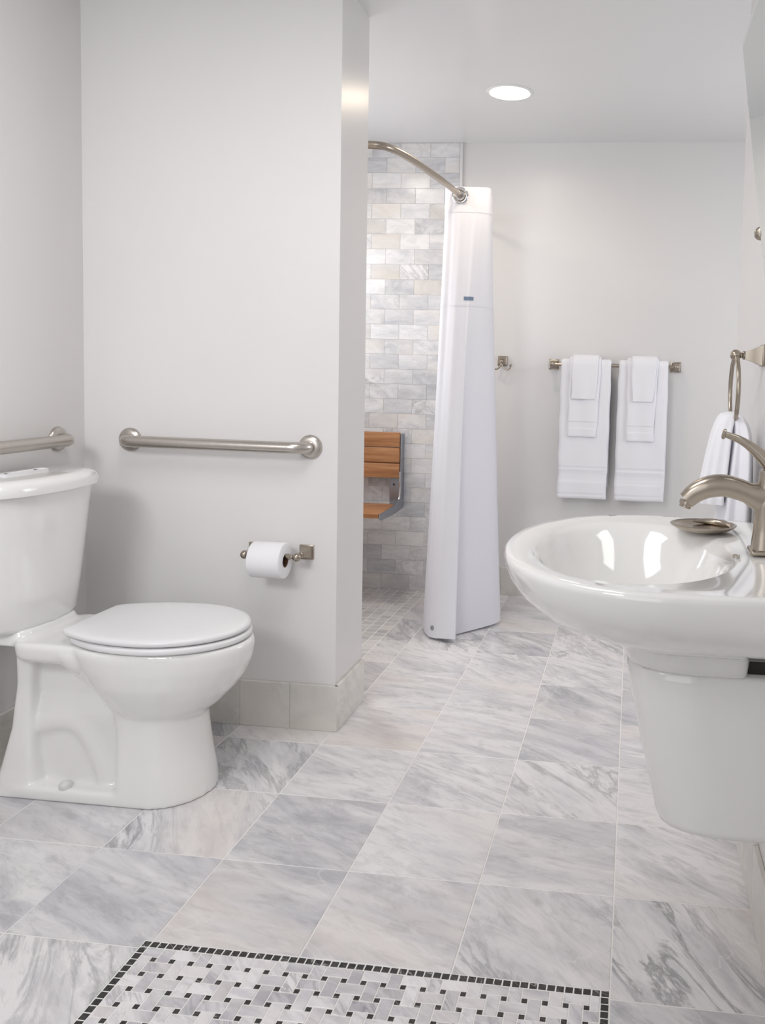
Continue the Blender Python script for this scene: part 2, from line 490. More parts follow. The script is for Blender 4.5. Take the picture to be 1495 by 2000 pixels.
# shower mosaic, 2 inch squares
MP = 0.0524
sm = []
for i in range(0, 14):
    for j in range(0, 29):
        x1 = SX - i * MP; y0 = 2.44 - (j + 1) * MP
        if x1 - MP < XL or y0 < YP1:
            continue
        sm.append((x1 - MP / 2, y0 + MP / 2, i))
me = tile_mesh(MP - 0.0026, MP - 0.0026, 0.007, 0.0008)
rest = G()
for x, y, i in sm:
    if i < 8:
        put_tile('mosaic_tile', me, MOSM, (x, y, -0.001), floor, R.randrange(4) * PI / 2)
    else:
        rest.add([(p.co.x + x, p.co.y + y, p.co.z - 0.001) for p in me.vertices], [tuple(p.vertices) for p in me.polygons])
o = rest.build('mosaic_tile_field', MOSM, floor, smooth=False); o['kind'] = 'stuff'

# mosaic inlay: basketweave inside a border of black squares
rug = G().box(RX0, RX1, RY0, RY1, -0.0024, -0.0008).build('mosaic_inlay', GROUT, floor, smooth=False)
rug['label'] = 'grey basketweave mosaic panel with black dots and a black border'
BP = (RX1 - RX0) / 55
nb = int(round((RY1 - RY0) / BP)); BQ = (RY1 - RY0) / nb
bt = tile_mesh(BP - 0.0028, BQ - 0.0028, 0.006, 0.0006)
for k in range(55):
    for y in (RY1 - BQ / 2, RY0 + BQ / 2):
        put_tile('border_tile', bt, BLACKM, (RX0 + (k + .5) * BP + R.uniform(-.0004, .0004), y + R.uniform(-.0004, .0004), 0), rug, R.uniform(-.03, .03))
for k in range(1, nb - 1):
    for x in (RX0 + BP / 2, RX1 - BP / 2):
        put_tile('border_tile', bt, BLACKM, (x + R.uniform(-.0004, .0004), RY1 - (k + .5) * BQ, 0), rug, R.uniform(-.03, .03))
IX0, IX1, IY0, IY1 = RX0 + BP, RX1 - BP, RY0 + BQ, RY1 - BQ
WP = 0.0385; DOT = 0.0128; GW = 0.0024
WX, WY = -0.889, -0.3335
def wput(name, x0, x1, y0, y1, mat):
    x0, x1, y0, y1 = max(x0, IX0), min(x1, IX1), max(y0, IY0), min(y1, IY1)
    x0 += GW / 2; x1 -= GW / 2; y0 += GW / 2; y1 -= GW / 2
    if x1 - x0 < 0.004 or y1 - y0 < 0.004:
        return
    put_tile(name, tile_mesh(round(x1 - x0, 4), round(y1 - y0, 4), 0.006, 0.0005 if mat is WEAVEM else 0.0004), mat, ((x0 + x1) / 2, (y0 + y1) / 2, R.uniform(-.0001, .0001)), rug)
for a in range(-1, 24):
    for b in range(-1, 13):
        cx = WX + (a + .5) * WP; cy = WY - (b + .5) * WP
        l2, w2 = (WP + DOT) / 2, (WP - DOT) / 2
        if (a + b) % 2 == 0:
            wput('woven_tile', cx - l2, cx + l2, cy - w2, cy + w2, WEAVEM)
        else:
            wput('woven_tile', cx - w2, cx + w2, cy - l2, cy + l2, WEAVEM)
        dx, dy = WX + a * WP, WY - b * WP
        wput('dot_tile', dx - DOT / 2, dx + DOT / 2, dy - DOT / 2, dy + DOT / 2, BLACKM)

# subway tiles of the shower's back wall
TX1 = -0.921
RH, RW = 0.0779, 0.1540
backer = G().box(XL, TX1 + 0.002, 2.4425, YB, -0.0022, ZC).build('tile_bed', GROUT, wall_back, smooth=False)
nrow = 30
for k in range(nrow):
    z0 = 0.0018 + k * RH; z1 = min(z0 + RH, ZC - 0.001)
    if k == 0:
        z0 = 0.0
    off = -1.2284 if k % 2 else -1.2284 + RW / 2
    n0 = int(math.floor((XL - off) / RW)); n1 = int(math.ceil((TX1 - off) / RW))
    for n in range(n0, n1):
        x0, x1 = max(off + n * RW, XL), min(off + (n + 1) * RW, TX1)
        if x1 - x0 < 0.01:
            continue
        put_tile('wall_tile', tile_mesh(round(x1 - x0 - 0.0016, 4), round(z1 - z0 - 0.0016, 4), 0.008, 0.0009, '-Y'), WTILEM, ((x0 + x1) / 2, 2.440 + R.uniform(-.0003, .0003), (z0 + z1) / 2), wall_back)
G().box(TX1 + 0.001, TX1 + 0.015, 2.436, YB, 0.0, ZC, 0.003).build('edge_trim', SEATP, wall_back)

# marble baseboards, tile by tile
def baseboard(name, cells, H=0.149):
    """cells: (facing, a0, a1, fixed coordinate of the face)"""
    root = None
    for facing, a0, a1, c in cells:
        ch = 0.0012
        me = tile_mesh(round(a1 - a0 - 0.0016, 4), H, 0.0105, ch, facing)
        if facing == '-Y':
            loc = ((a0 + a1) / 2, c, H / 2)
        else:
            loc = (c, (a0 + a1) / 2, H / 2)
        if root is None:
            g = G()
            f0, lo, hi, cc = facing, min(q[1] for q in cells if q[0] == facing), max(q[2] for q in cells if q[0] == facing), c
            if f0 == '-Y':
                g.box(lo, hi, cc + .003, cc + .0118, 0, H - .002)
            elif f0 == '+X':
                g.box(cc - .0118, cc - .003, lo, hi, 0, H - .002)
            else:
                g.box(cc + .003, cc + .0118, lo, hi, 0, H - .002)
            root = struct(g.build(name, GROUT, smooth=False))
        put_tile('baseboard_tile', me, BASEM, loc, root)
    return root
xs = [XL + .012, -1.735, -1.567, -1.399, -1.230, -1.062, -0.9035]
baseboard('baseboard_partition', [('-Y', xs[i], xs[i + 1], 0.702) for i in range(len(xs) - 1)])
baseboard('baseboard_end', [('+X', 0.7035, 0.968, -0.9025)])
ys = [-1.5, -1.2, -0.9, -0.6, -0.3, 0.0, 0.3, 0.6, 0.702]
baseboard('baseboard_left', [('+X', ys[i], ys[i + 1], XL + .012) for i in range(len(ys) - 1)])
xs = [-0.905, -0.66, -0.355, -0.05, 0.255, 0.56, 0.865, 1.17, 1.44]
baseboard('baseboard_back', [('-Y', xs[i], xs[i + 1], YB - .012) for i in range(len(xs) - 1)], 0.149)
ys = [-1.53, -1.23, -0.92, -0.62, -0.31, -0.005, 0.135, 0.44, 0.765]
baseboard('baseboard_right', [('-X', ys[i], ys[i + 1], XR - .012) for i in range(len(ys) - 1)])

# ------------------------------------------------------------------ recessed ceiling lamp (lit)
def recessed(loc, label, power, group='recessed ceiling lamps'):
    t = thing('recessed_light', label, 'ceiling light', loc, group)
    x, y, z = loc
    G().lathe((x, y, z), (0, 0, -1), [(0.097, -0.002), (0.099, 0.001), (0.096, 0.004), (0.086, 0.005), (0.083, 0.001), (0.083, -0.002)], 48).build('trim_ring', SEATP, t)
    G().lathe((x, y, z), (0, 0, -1), [(0.081, -0.001), (0.080, 0.0035), (0.05, 0.005), (0.0, 0.0055)], 48).build('lamp_lens', LENS, t)
    o = area('recessed_lamp', (x, y, z - .009), (x, y, 0), 0.15, 0.15, power, (1.0, 0.83, 0.60), 'DISK', math.radians(165))
    return t
recessed((-0.553, 1.705, ZC), 'round white recessed ceiling lamp, lit, above the shower curtain', 2.6)

# ------------------------------------------------------------------ toilet
TY = 0.300
def egg(xf, xb, hw, z, n=48, nb=2.6, y=TY, xc=None):
    xc = xb + (xf - xb) * 0.45 if xc is None else xc
    r = []
    for k in range(n):
        t = 2 * PI * k / n
        c, s = math.cos(t), math.sin(t)
        if c >= 0:
            r.append(Vector((xc + (xf - xc) * c, y + hw * s, z)))
        else:
            e = 2 / nb
            r.append(Vector((xc - (xc - xb) * abs(c) ** e, y + hw * math.copysign(abs(s) ** e, s), z)))
    return r
def srect(x0, x1, hw, z, n=48, p=5.0, bulge=0.0, y=TY):
    xc, d = (x0 + x1) / 2, (x1 - x0) / 2
    r = []
    for k in range(n):
        t = 2 * PI * k / n
        c, s = math.cos(t), math.sin(t)
        c = math.copysign(abs(c) ** (2 / p), c); s = math.copysign(abs(s) ** (2 / p), s)
        x = xc + d * c
        if x > xc:
            x += bulge * (1 - s * s)
        r.append(Vector((x, y + hw * s, z)))
    return r
toilet = thing('toilet', 'white two-piece toilet with closed lid beside the grab bars', 'toilet', (-1.40, TY, 0))
g = G()
# bowl
g.loft([egg(-1.150, -1.33, .090, .195), egg(-1.125, -1.345, .108, .222), egg(-1.090, -1.365, .127, .25), egg(-1.048, -1.40, .150, .294), egg(-1.024, -1.43, .164, .325), egg(-1.005, -1.455, .174, .37), egg(-.999, -1.47, .178, .408), egg(-1.003, -1.47, .175, .424)])
# front column
g.loft([egg(-1.104, -1.322, .133, .0, nb=9, xc=-1.235), egg(-1.110, -1.321, .128, .05, nb=9, xc=-1.235), egg(-1.122, -1.320, .120, .12, nb=9, xc=-1.24), egg(-1.131, -1.322, .115, .19, nb=9, xc=-1.24), egg(-1.134, -1.335, .110, .235, nb=7, xc=-1.24)])
# foot
g.loft([srect(-1.675, -1.17, .131, 0, p=7), srect(-1.675, -1.17, .131, .026, p=7), srect(-1.67, -1.175, .124, .034, p=7)])
# core web between the columns
g.loft([srect(-1.62, -1.2, .082, 0, p=4), srect(-1.62, -1.2, .084, .17, p=4), srect(-1.61, -1.2, .090, .225, p=4), srect(-1.60, -1.2, .074, .275, p=4), srect(-1.60, -1.2, .070, .39, p=4)])
# rear column
g.loft([srect(-1.675, -1.53, .131, 0, p=6), srect(-1.655, -1.545, .118, .07, p=6), srect(-1.625, -1.555, .108, .18, p=6), srect(-1.612, -1.562, .100, .30, p=6), srect(-1.612, -1.55, .105, .40, p=6)])
# deck behind the seat
g.loft([srect(-1.590, -1.36, .132, .372, p=6), srect(-1.598, -1.34, .142, .384, p=6), srect(-1.600, -1.34, .146, .416, p=6), srect(-1.596, -1.345, .140, .425, p=6)])
# shoulder that deepens from the deck into the bowl
g.loft([srect(-1.42, -1.30, .120, .32, p=4), srect(-1.47, -1.28, .146, .37, p=4), srect(-1.50, -1.28, .150, .40, p=4)])
# hump that carries the tank
g.loft([srect(-1.725, -1.560, .120, .405, p=5), srect(-1.725, -1.568, .114, .446, p=5)])
# trapway relief
tp = catmull([(-1.56, TY, .185), (-1.50, TY, .200), (-1.445, TY, .195), (-1.405, TY, .155), (-1.375, TY, .09), (-1.35, TY, .02)], 8)
g.tube(tp, [(0.094, 0.048)] * len(tp), 24, up=(0, 0, 1), prof=2.6)
me = tomesh('bowl_raw', g.v, g.f)
tmp = bpy.data.objects.new('tmp', me); COL.objects.link(tmp)
md = tmp.modifiers.new('r', 'REMESH'); md.mode = 'VOXEL'; md.voxel_size = 0.0055; md.use_smooth_shade = True
ms = tmp.modifiers.new('s', 'SMOOTH'); ms.factor = 0.5; ms.iterations = 12
dg = bpy.context.evaluated_depsgraph_get()
bm2 = bpy.data.meshes.new_from_object(tmp.evaluated_get(dg)); bpy.data.objects.remove(tmp)
zmin = min(v.co.z for v in bm2.vertices)
for v in bm2.vertices:
    v.co.z -= zmin * (1 - min(1, max(0, v.co.z / .1)))
    if v.co.z < 0.0005:
        v.co.z = 0.0005
for p in bm2.polygons:
    p.use_smooth = True
bm2.materials.clear()
link('bowl', bm2, PORC, toilet)
# seat ring and lid
def lid_out(xf, xb, hw, z, n=96, xc=-1.235):
    r = []
    A = (xc - xb) * 1.30
    for k in range(n):
        t = 2 * PI * k / n
        c, q = math.cos(t), math.sin(t)
        if c >= 0:
            r.append(Vector((xc + (xf - xc) * c, TY + hw * q, z)))
        else:
            r.append(Vector((max(xb, xc + A * c), TY + hw * q, z)))
    return r
def plate(name, xf, xb, hw, z0, z1, mat, nb, dome=0.0, rnd=0.005, xc=None):
    rs = []
    for (ins, z) in ((rnd, z0), (0.0015, z0 + rnd * .5), (0, z0 + rnd), (0, z1 - rnd), (rnd * .3, z1 - rnd * .4), (rnd, z1 - rnd * .08), (0.02, z1 + dome * .3), (0.06, z1 + dome * .75), (0.12, z1 + dome)):
        rs.append(lid_out(xf - ins, xb + ins, hw - ins, z))
    return G().loft(rs).build(name, mat, toilet, angle=50)
plate('seat', -1.010, -1.440, .181, .4265, .4435, SEATP, 3.0)
plate('lid', -1.014, -1.462, .180, .4465, .4645, SEATP, 2.9, dome=.0035, rnd=.007)
for dy in (-.055, .055):
    G().box(-1.485, -1.458, TY + dy - .018, TY + dy + .018, .4245, .444, .006, 3).build('hinge', SEATP, toilet)
for dy in (-1, 1):
    G().lathe((-1.458, TY + dy * .1115, .033), (0, 0, 1), [(.0165, 0), (.0165, .008), (.013, .014), (.007, .017), (0, .018)], 24).build('bolt_cap', CAPM, toilet)
# tank
rs = []
for z, hw, xf, ins in ((.438, .138, -1.612, .0), (.444, .147, -1.604, 0), (.455, .153, -1.599, 0), (.55, .166, -1.592, 0), (.68, .184, -1.584, 0), (.79, .199, -1.578, 0), (.812, .201, -1.577, 0)):
    rs.append(srect(-1.745, xf, hw, z, 72, 6.0, .034))
G().loft(rs).build('tank', PORC, toilet, angle=60)
rs = []
for z, ins in ((.808, .004), (.8095, .0), (.826, -.0015), (.836, .002), (.843, .008), (.848, .018), (.8505, .032)):
    rs.append(srect(-1.752 + max(ins, 0), -1.562 - ins, .2125 - ins, z, 72, 5.5, .036))
lid = G().loft(rs).build('tank_lid', PORC, toilet, angle=60)
G().box(-1.672, -1.645, .222, .388, .850, .8535, .006, 3).build('flush_plate', SEATP, lid)
for y in (.252, .362):
    G().lathe((-1.668, y, .8533), (0, 0, 1), [(.0042, 0), (.0042, .0012), (0, .0014)], 16).build('button', SCREW, lid)

# ------------------------------------------------------------------ grab bars
def grab(label, A, B, n, group='grab bars'):
    """A, B: flange centres on the wall; n: wall normal"""
    A, B, n = Vector(A), Vector(B), Vector(n)
    t = thing('grab_bar', label, 'grab bar', tuple((A + B) / 2), group)
    d = (B - A).normalized(); r = .045; s = .058
    pts = [A + n * .002, A + n * .006]
    for k in range(0, 9):
        a = k / 8 * PI / 2
        pts.append(A + n * (s - r + r * math.sin(a)) + d * (r - r * math.cos(a)))
    for k in range(0, 9):
        a = PI / 2 - k / 8 * PI / 2
        pts.append(B + n * (s - r + r * math.sin(a)) - d * (r - r * math.cos(a)))
    pts += [B + n * .006, B + n * .002]
    G().tube(pts, .0185, 28).build('bar', STEEL, t)
    for P in (A, B):
        G().lathe(P, n, [(.0385, 0.0003), (.0385, .004), (.036, .009), (.031, .0125), (.024, .0145), (.0187, .015)], 40).build('flange', STEEL, t)
grab('short brushed steel grab bar on the partition wall above the paper roll', (-1.6085, YP0, .915), (-1.003, YP0, .913), (0, -1, 0))
grab('brushed steel grab bar on the left wall above the toilet tank', (XL, -0.33, .918), (XL, .585, .9205), (1, 0, 0))

# ------------------------------------------------------------------ paper holder and roll
hz = 0.5768; hy = 0.634
t = thing('toilet_paper_holder', 'nickel two-post paper holder with square flanges on the partition wall', 'paper holder', (-1.10, YP0, hz))
for fx, sgn in ((-1.012, 1), (-1.181, -1)):
    g = G()
    g.box(fx - .0235, fx + .0235, YP0 - .005, YP0, hz - .0235, hz + .0235, .0015)
    rs = []
    for w, y in ((.0205, .005), (.0205, .009), (.018, .011), (.0115, .026), (.008, .042), (.0075, .046)):
        rs.append([Vector((fx + a * w, YP0 - y, hz + b * w)) for a, b in ((-1, -1), (1, -1), (1, 1), (-1, 1))])
    g.loft(rs)
    g.build('post', WARMNI, t, angle=25)
    g = G()
    g.lathe((fx, YP0 - .044, hz), (0, -1, 0), [(.007, 0), (.0095, .003), (.0095, .007), (.0065, .010), (.0065, .018), (.0085, .021)], 24)
    g.ball((fx, hy, hz), .0135, 14)
    g.build('knuckle', WARMNI, t)
g = G()
g.tube([(-1.181, hy, hz), (-1.012, hy, hz)], .0062, 20)
g.lathe((-1.031, hy, hz), (-1, 0, 0), [(.0062, 0), (.0095, .003), (.0095, .012), (.0085, .016), (.0085, .120), (.0062, .125)], 24)
g.build('roller', WARMNI, t)
rc = hz - .0125
roll = thing('toilet_paper_roll', 'white toilet paper roll hanging on the nickel holder', 'toilet paper', (-1.098, hy, rc - .056))
rs = []
x0, x1, ro, ri = -1.152, -1.048, .0555, .0215
def circ(x, r, n=56):
    return [Vector((x, hy + r * math.cos(2 * PI * k / n), rc + r * math.sin(2 * PI * k / n))) for k in range(n)]
G().loft([circ(x0, ri), circ(x0, ro - .003), circ(x0 + .0015, ro - .0006), circ(x0 + .003, ro), circ(x1 - .003, ro), circ(x1 - .0015, ro - .0006), circ(x1, ro - .003), circ(x1, ri)], False, False, wrap=True).build('paper', PAPER, roll, angle=50)
G().loft([circ(x0 + .001, ri), circ(x1 - .001, ri), circ(x1 - .001, ri - .0012), circ(x0 + .001, ri - .0012)], wrap=True).build('core', CARD, roll)

# ------------------------------------------------------------------ sink on the right wall
SY, SZ = -0.310, 0.857
sink = thing('wall_sink', 'white porcelain wash basin with half pedestal on the right wall', 'sink', (XR, SY, .38))
NS = 96
def sink_out(s, z, zb=None, cx=.17, hw=.338, xf=-.213, wall=XR - .0008, xw=.07, wb=.30):
    """D-shaped outline: round front, flat at the wall"""
    r = []
    for k in range(NS):
        t = 2 * PI * k / NS
        c, q = math.cos(t), math.sin(t)
        if c < 0:
            x = xw - (xw - xf) * abs(c) ** (2 / 2.15); y = hw * math.copysign(abs(q) ** (2 / 2.1), q)
        else:
            e = abs(c) ** (2 / 7.0); x = xw + (wall - xw) * e
            w = hw - (hw - wb) * ((x - xw) / (wall - xw)) ** 2
            y = w * math.copysign(abs(q) ** (2 / 7.0), q)
        x = cx + (x - cx) * s
        y = y * s
        x = min(x, wall)
        r.append(Vector((x, SY + y, z)))
    return r
def oval(cx, cy, a, b, z, p=2.2, skew=0.0):
    r = []
    for k in range(NS):
        t = 2 * PI * k / NS
        c, q = math.cos(t), math.sin(t)
        c2 = math.copysign(abs(c) ** (2 / p), c); q2 = math.copysign(abs(q) ** (2 / p), q)
        r.append(Vector((cx + a * c2, cy + b * q2 * (1 - skew * max(c2, 0) ** 2), z)))
    return r
rings = []
def under(xf, xb, hw, z, p=2.6):
    r = []
    for k in range(NS):
        t = 2 * PI * k / NS
        c, q = math.cos(t), math.sin(t)
        if c < 0:
            x = .10 - (.10 - xf) * abs(c) ** (2 / 2.3); y = hw * math.copysign(abs(q) ** (2 / 2.2), q)
        else:
            x = .10 + (xb - .10) * abs(c) ** (2 / 7.0); y = hw * math.copysign(abs(q) ** (2 / 7.0), q)
        r.append(Vector((x, SY + y, z)))
    return r
XW = XR - .0008
rings += [under(.006, XW, .112, .698), under(-.001, XW, .118, .700), under(-.012, XW, .132, .708), under(-.05, XW, .170, .720), under(-.105, XW, .222, .740), under(-.155, XW, .272, .764), under(-.188, XW, .309, .793)]
rings += [sink_out(.975, .815), sink_out(.995, .834), sink_out(1.002, .847), sink_out(.999, .8545), sink_out(.988, .8585), sink_out(.955, .8582)]
# deck runs in to the bowl edge, then the bowl
cx0, cy0 = .012, SY
rings += [oval(cx0 + .003, cy0, .182, .262, .8545, 2.2, .1), oval(cx0 + .003, cy0, .173, .250, .850, 2.2, .1), oval(cx0 + .002, cy0, .164, .238, .8405, 2.2, .1), oval(cx0, cy0, .152, .222, .822, 2.2), oval(cx0, cy0, .134, .198, .790, 2.2), oval(cx0 + .004, cy0, .112, .166, .757, 2.1), oval(cx0 + .01, cy0, .082, .120, .732, 2), oval(cx0 + .018, cy0, .048, .066, .720, 2), oval(cx0 + .02, cy0, .022, .022, .716, 2)]
basin = G().loft(rings, True, True).build('basin', PORC, sink, angle=60)
G().lathe((cx0 + .02, cy0, .7165), (0, 0, 1), [(.024, 0), (.024, .002), (.018, .0035), (.016, .001), (0, .0015)], 32).build('drain', NICKEL, sink)
G().lathe((.190, -.352, .8586), (0, 0, 1), [(.0062, -.004), (.0062, .0004), (.0045, .0006), (.0035, -.0002), (0, -.0004)], 20).build('overflow_hole', NICKEL, sink)
# collar under the basin, with the service notch by the wall
def ush(xf, xb, hw, z, side=0):
    r = []
    for k in range(NS):
        t = 2 * PI * k / NS
        c, q = math.cos(t), math.sin(t)
        if c < 0:
            x = xf + .13 - .13 * abs(c) ** (2 / 2.3); y = hw * math.copysign(abs(q) ** (2 / 2.7), q)
        else:
            x = xf + .13 + (xb - xf - .13) * abs(c) ** (2 / 9.0); y = (hw - .008 * side * min(1, abs(c) * 3)) * math.copysign(abs(q) ** (2 / 9.0), q)
        r.append(Vector((x, SY + y, z)))
    return r
G().loft([ush(.012, .208, .108, .666), ush(.006, .212, .113, .669), ush(.003, .213, .117, .684), ush(-.002, .214, .126, .706)]).build('collar', PORC, sink, angle=60)
G().box(.212, XW, SY - .085, SY + .085, .667, .699).build('notch_shade', DARK, sink)  # dark block that puts the shade of the notch into colour
G().loft([ush(.080, XW, .086, .376, 1), ush(.073, XW, .092, .380, 1), ush(.068, XW, .094, .392, 1), ush(.042, XW, .098, .50, 1), ush(.019, XW, .102, .60, .8), ush(.011, XW, .105, .64, .2), ush(.009, XW, .106, .662), ush(.015, XW, .1, .667)]).build('half_pedestal', PORC, sink, angle=60)
G().lathe((.262, SY - .094, .622), (0, -1, 0), [(.006, -.006), (.006, .001), (0, .0015)], 16).build('mounting_screw', SCREW, sink)

# ------------------------------------------------------------------ faucet
FY = -0.325
fa = thing('faucet', 'curved brushed nickel single-lever faucet on the basin deck', 'faucet', (.243, FY, .858))
g = G()
g.box(.2145, .2715, FY - .027, FY + .027, .8585, .867, .004, 3)
pts = catmull([(.243, FY, .866), (.243, FY, .89), (.244, FY, .93), (.245, FY, .965), (.247, FY, 1.0)], 6)
wid = [(.0245, .0225)] * len(pts)
wid = []
for p in pts:
    k = (p.z - .866) / .134
    a = lerp1([0, .25, .6, 1], [.0245, .021, .022, .018], k); wid.append((a * .95, a * 1.05))
g.tube(pts, wid, 32, prof=2.8, up=(1, 0, 0))
g.build('body', WARMNI, fa, angle=45)
g = G()
pts = catmull([(.245, FY, .955), (.222, FY, .959), (.195, FY, .9685), (.168, FY, .9745), (.143, FY, .9715), (.120, FY, .961), (.1035, FY, .946)], 6)
rad = []
for i, p in enumerate(pts):
    k = i / (len(pts) - 1)
    rad.append((lerp1([0, .3, .7, 1], [.020, .0195, .020, .0165], k), lerp1([0, .25, .6, .85, 1], [.034, .0185, .0195, .0175, .0155], k)))
g.tube(pts, rad, 32, prof=2.6)
g.build('spout', WARMNI, fa, angle=45)
G().lathe((.105, FY, .945), (-.28, 0, -.96), [(.0125, 0), (.0125, .006), (.0105, .008), (.0105, .012), (0, .012)], 24).build('aerator', WARMNI, fa)
g = G()
g.lathe((.2465, FY, .998), (0, 0, 1), [(.0192, 0), (.0198, .003), (.0192, .006)], 32)
g.build('collar_ring', NICKEL, fa)
g = G()
pts = catmull([(.252, FY, 1.002), (.246, FY, 1.012), (.232, FY, 1.026), (.212, FY, 1.043), (.190, FY, 1.056), (.166, FY, 1.064)], 6)
rad = []
for i, p in enumerate(pts):
    k = i / (len(pts) - 1)
    rad.append((lerp1([0, .35, .7, 1], [.019, .016, .0115, .0085], k), lerp1([0, .3, .7, 1], [.016, .0135, .0075, .0052], k)))
g.tube(pts, rad, 28, prof=2.4)
g.lathe((.1665, FY, 1.064), (-1, 0, .22), [(.0065, -.001), (.0092, .001), (.0092, .004), (.0068, .0055), (0, .006)], 20)
g.build('lever', WARMNI, fa, angle=45)

# soap dish
sd = thing('soap_dish', 'oval satin nickel soap dish on the back of the basin rim', 'soap dish', (.152, -.128, .8586))
G().lathe((.152, -.128, .8588), (0, 0, 1), [(.040, 0), (.052, .003), (.064, .010), (.0655, .0125), (.063, .0135), (.054, .0085), (.042, .0048), (0, .004)], 48, sx=1.0, sy=.92).build('dish', WARMNI, sd, angle=60)
pts = [Vector((.160 + .046 * math.cos(a), -.128 + .040 * math.sin(a), .8668 + .0035 * math.sin(max(0, a - .0)))) for a in [(-.35 + 2.5 * k / 24) for k in range(25)]]
G().tube(pts, [(.006 * (1 - abs(k / 12 - 1) ** 3) + .0012, .0055 * (1 - abs(k / 12 - 1) ** 3) + .001) for k in range(25)], 14).build('inner_lip', WARMNI, sd)

# ------------------------------------------------------------------ towel ring with its towel
RYc, RZc = .235, 1.2185
t = thing('towel_ring', 'nickel towel ring on the right wall behind the faucet', 'towel ring', (XR, RYc, RZc))
g = G()
g.box(XR - .006, XR, RYc - .026, RYc + .026, RZc - .026, RZc + .026, .0015)
rs = []
for w, d in ((.023, .006), (.022, .010), (.0155, .024), (.0105, .040), (.0095, .044)):
    rs.append([Vector((XR - d, RYc + a * w, RZc + b * w)) for a, b in ((-1, -1), (1, -1), (1, 1), (-1, 1))])
g.loft(rs)
g.build('post', WARMNI, t, angle=25)
g = G()
g.lathe((XR - .043, RYc, RZc), (-1, 0, 0), [(.008, 0), (.0105, .002), (.0105, .005), (.0065, .008), (.0065, .012), (.009, .014)], 24)
g.ball((XR - .0655, RYc, RZc), .0135, 14)
g.build('knuckle', WARMNI, t)
RX = XR - .0655; RR = .081
pts = [Vector((RX, RYc + RR * math.sin(2 * PI * k / 56), RZc - RR - .004 + RR * math.cos(2 * PI * k / 56))) for k in range(56)]
rings = []
for k, p in enumerate(pts):
    a = 2 * PI * k / 56
    d = Vector((0, math.sin(a), math.cos(a)))
    rings.append([p + d * (.0053 * math.cos(2 * PI * q / 16)) + Vector((1, 0, 0)) * (.0053 * math.sin(2 * PI * q / 16)) for q in range(16)])
G().loft(rings, False, False, wrap=True).build('ring', WARMNI, t)
zb = RZc - 2 * RR - .004
tw = thing('ring_towel', 'white hand towel draped through the towel ring behind the faucet', 'towel', (RX, RYc, .70), 'white towels')
def drape(name, prof, seed):
    """prof rows: z, centre x, centre y, half x, half y, fold depth"""
    n = 72; rings = []
    rr = random.Random(seed); ph = [rr.uniform(0, 6.28) for _ in range(3)]
    P = catmull([Vector((p[0], p[1], p[2])) for p in prof], 6); Q = catmull([Vector((p[3], p[4], p[5])) for p in prof], 6)
    for a, b in zip(P, Q):
        r = []
        for k in range(n):
            th = 2 * PI * k / n
            c, s = math.cos(th), math.sin(th)
            w = 1 + b.z * (math.sin(5 * th + ph[0]) * .6 + math.sin(8 * th + ph[1]) * .35 + math.sin(3 * th + ph[2]) * .3)
            r.append(Vector((a.y + b.x * math.copysign(abs(c) ** .8, c) * w, a.z + b.y * math.copysign(abs(s) ** .8, s) * w, a.x)))
        rings.append(r)
    return G().loft(rings).build(name, TERRY, tw, angle=70)
drape('front_flap', [(zb + .030, RX - .004, RYc, .008, .030, 0), (zb + .022, RX - .012, RYc, .020, .052, .05), (zb - .010, RX - .022, RYc + .003, .024, .066, .12), (zb - .06, RX - .029, RYc + .006, .028, .076, .16), (zb - .12, RX - .036, RYc + .010, .031, .086, .18), (zb - .165, RX - .042, RYc + .012, .032, .092, .18), (zb - .185, RX - .042, RYc + .012, .031, .091, .18)], 3)
drape('back_flap', [(zb + .026, RX + .004, RYc, .008, .032, 0), (zb + .016, RX + .010, RYc, .018, .052, .05), (zb - .02, RX + .019, RYc, .023, .066, .15), (zb - .10, RX + .018, RYc, .030, .082, .2), (zb - .2, RX + .013, RYc + .004, .036, .09, .2), (zb - .33, RX + .012, RYc + .006, .038, .092, .2)], 8)

# ------------------------------------------------------------------ tilting mirror
MY0, MY1 = -.62, .02
mir = thing('tilt_mirror', 'frameless tilting wall mirror above the basin at the right edge', 'mirror', (XR, SY, 1.26))
ct, st = Vector((.2085, 0, 1.862)), Vector((.2925, 0, 1.255))
ax = (ct - st); hgt = ax.length; ax.normalize(); nrm = Vector((ax.z, 0, -ax.x)) * -1
def mq(y, u, d):
    p = st + ax * u + nrm * d
    return Vector((p.x, y, p.z))
b = .018
outer = [mq(MY0, 0, 0), mq(MY1, 0, 0), mq(MY1, hgt, 0), mq(MY0, hgt, 0)]
mid = [mq(MY0, 0, .0025), mq(MY1, 0, .0025), mq(MY1, hgt, .0025), mq(MY0, hgt, .0025)]
inn = [mq(MY0 + b, b, .006), mq(MY1 - b, b, .006), mq(MY1 - b, hgt - b, .006), mq(MY0 + b, hgt - b, .006)]
G().loft([outer, mid, inn], True, False).build('bevel_edge', EDGE, mir, smooth=False)
G().add(inn + [p + nrm * .0004 for p in inn], [(0, 1, 2, 3), (4, 5, 6, 7), (0, 1, 5, 4), (1, 2, 6, 5), (2, 3, 7, 6), (3, 0, 4, 7)]).build('glass', MIRROR, mir, smooth=False)
for y, s in ((MY1, 1), (MY0, -1)):
    g = G()
    pv = st + ax * .218
    yk = y + s * .016
    g.ball((pv.x, yk, pv.z), .0145, 12)
    g.lathe((pv.x, yk, pv.z), (0, -s, 0), [(.006, .008), (.010, .013), (.010, .0155), (.004, .016)], 20)
    g.lathe((pv.x, yk, pv.z), (1, 0, 0), [(.007, .01), (.007, XR - pv.x - .006), (.02, XR - pv.x - .005), (.02, XR - pv.x)], 24)
    g.build('pivot_bracket', WARMNI, mir)

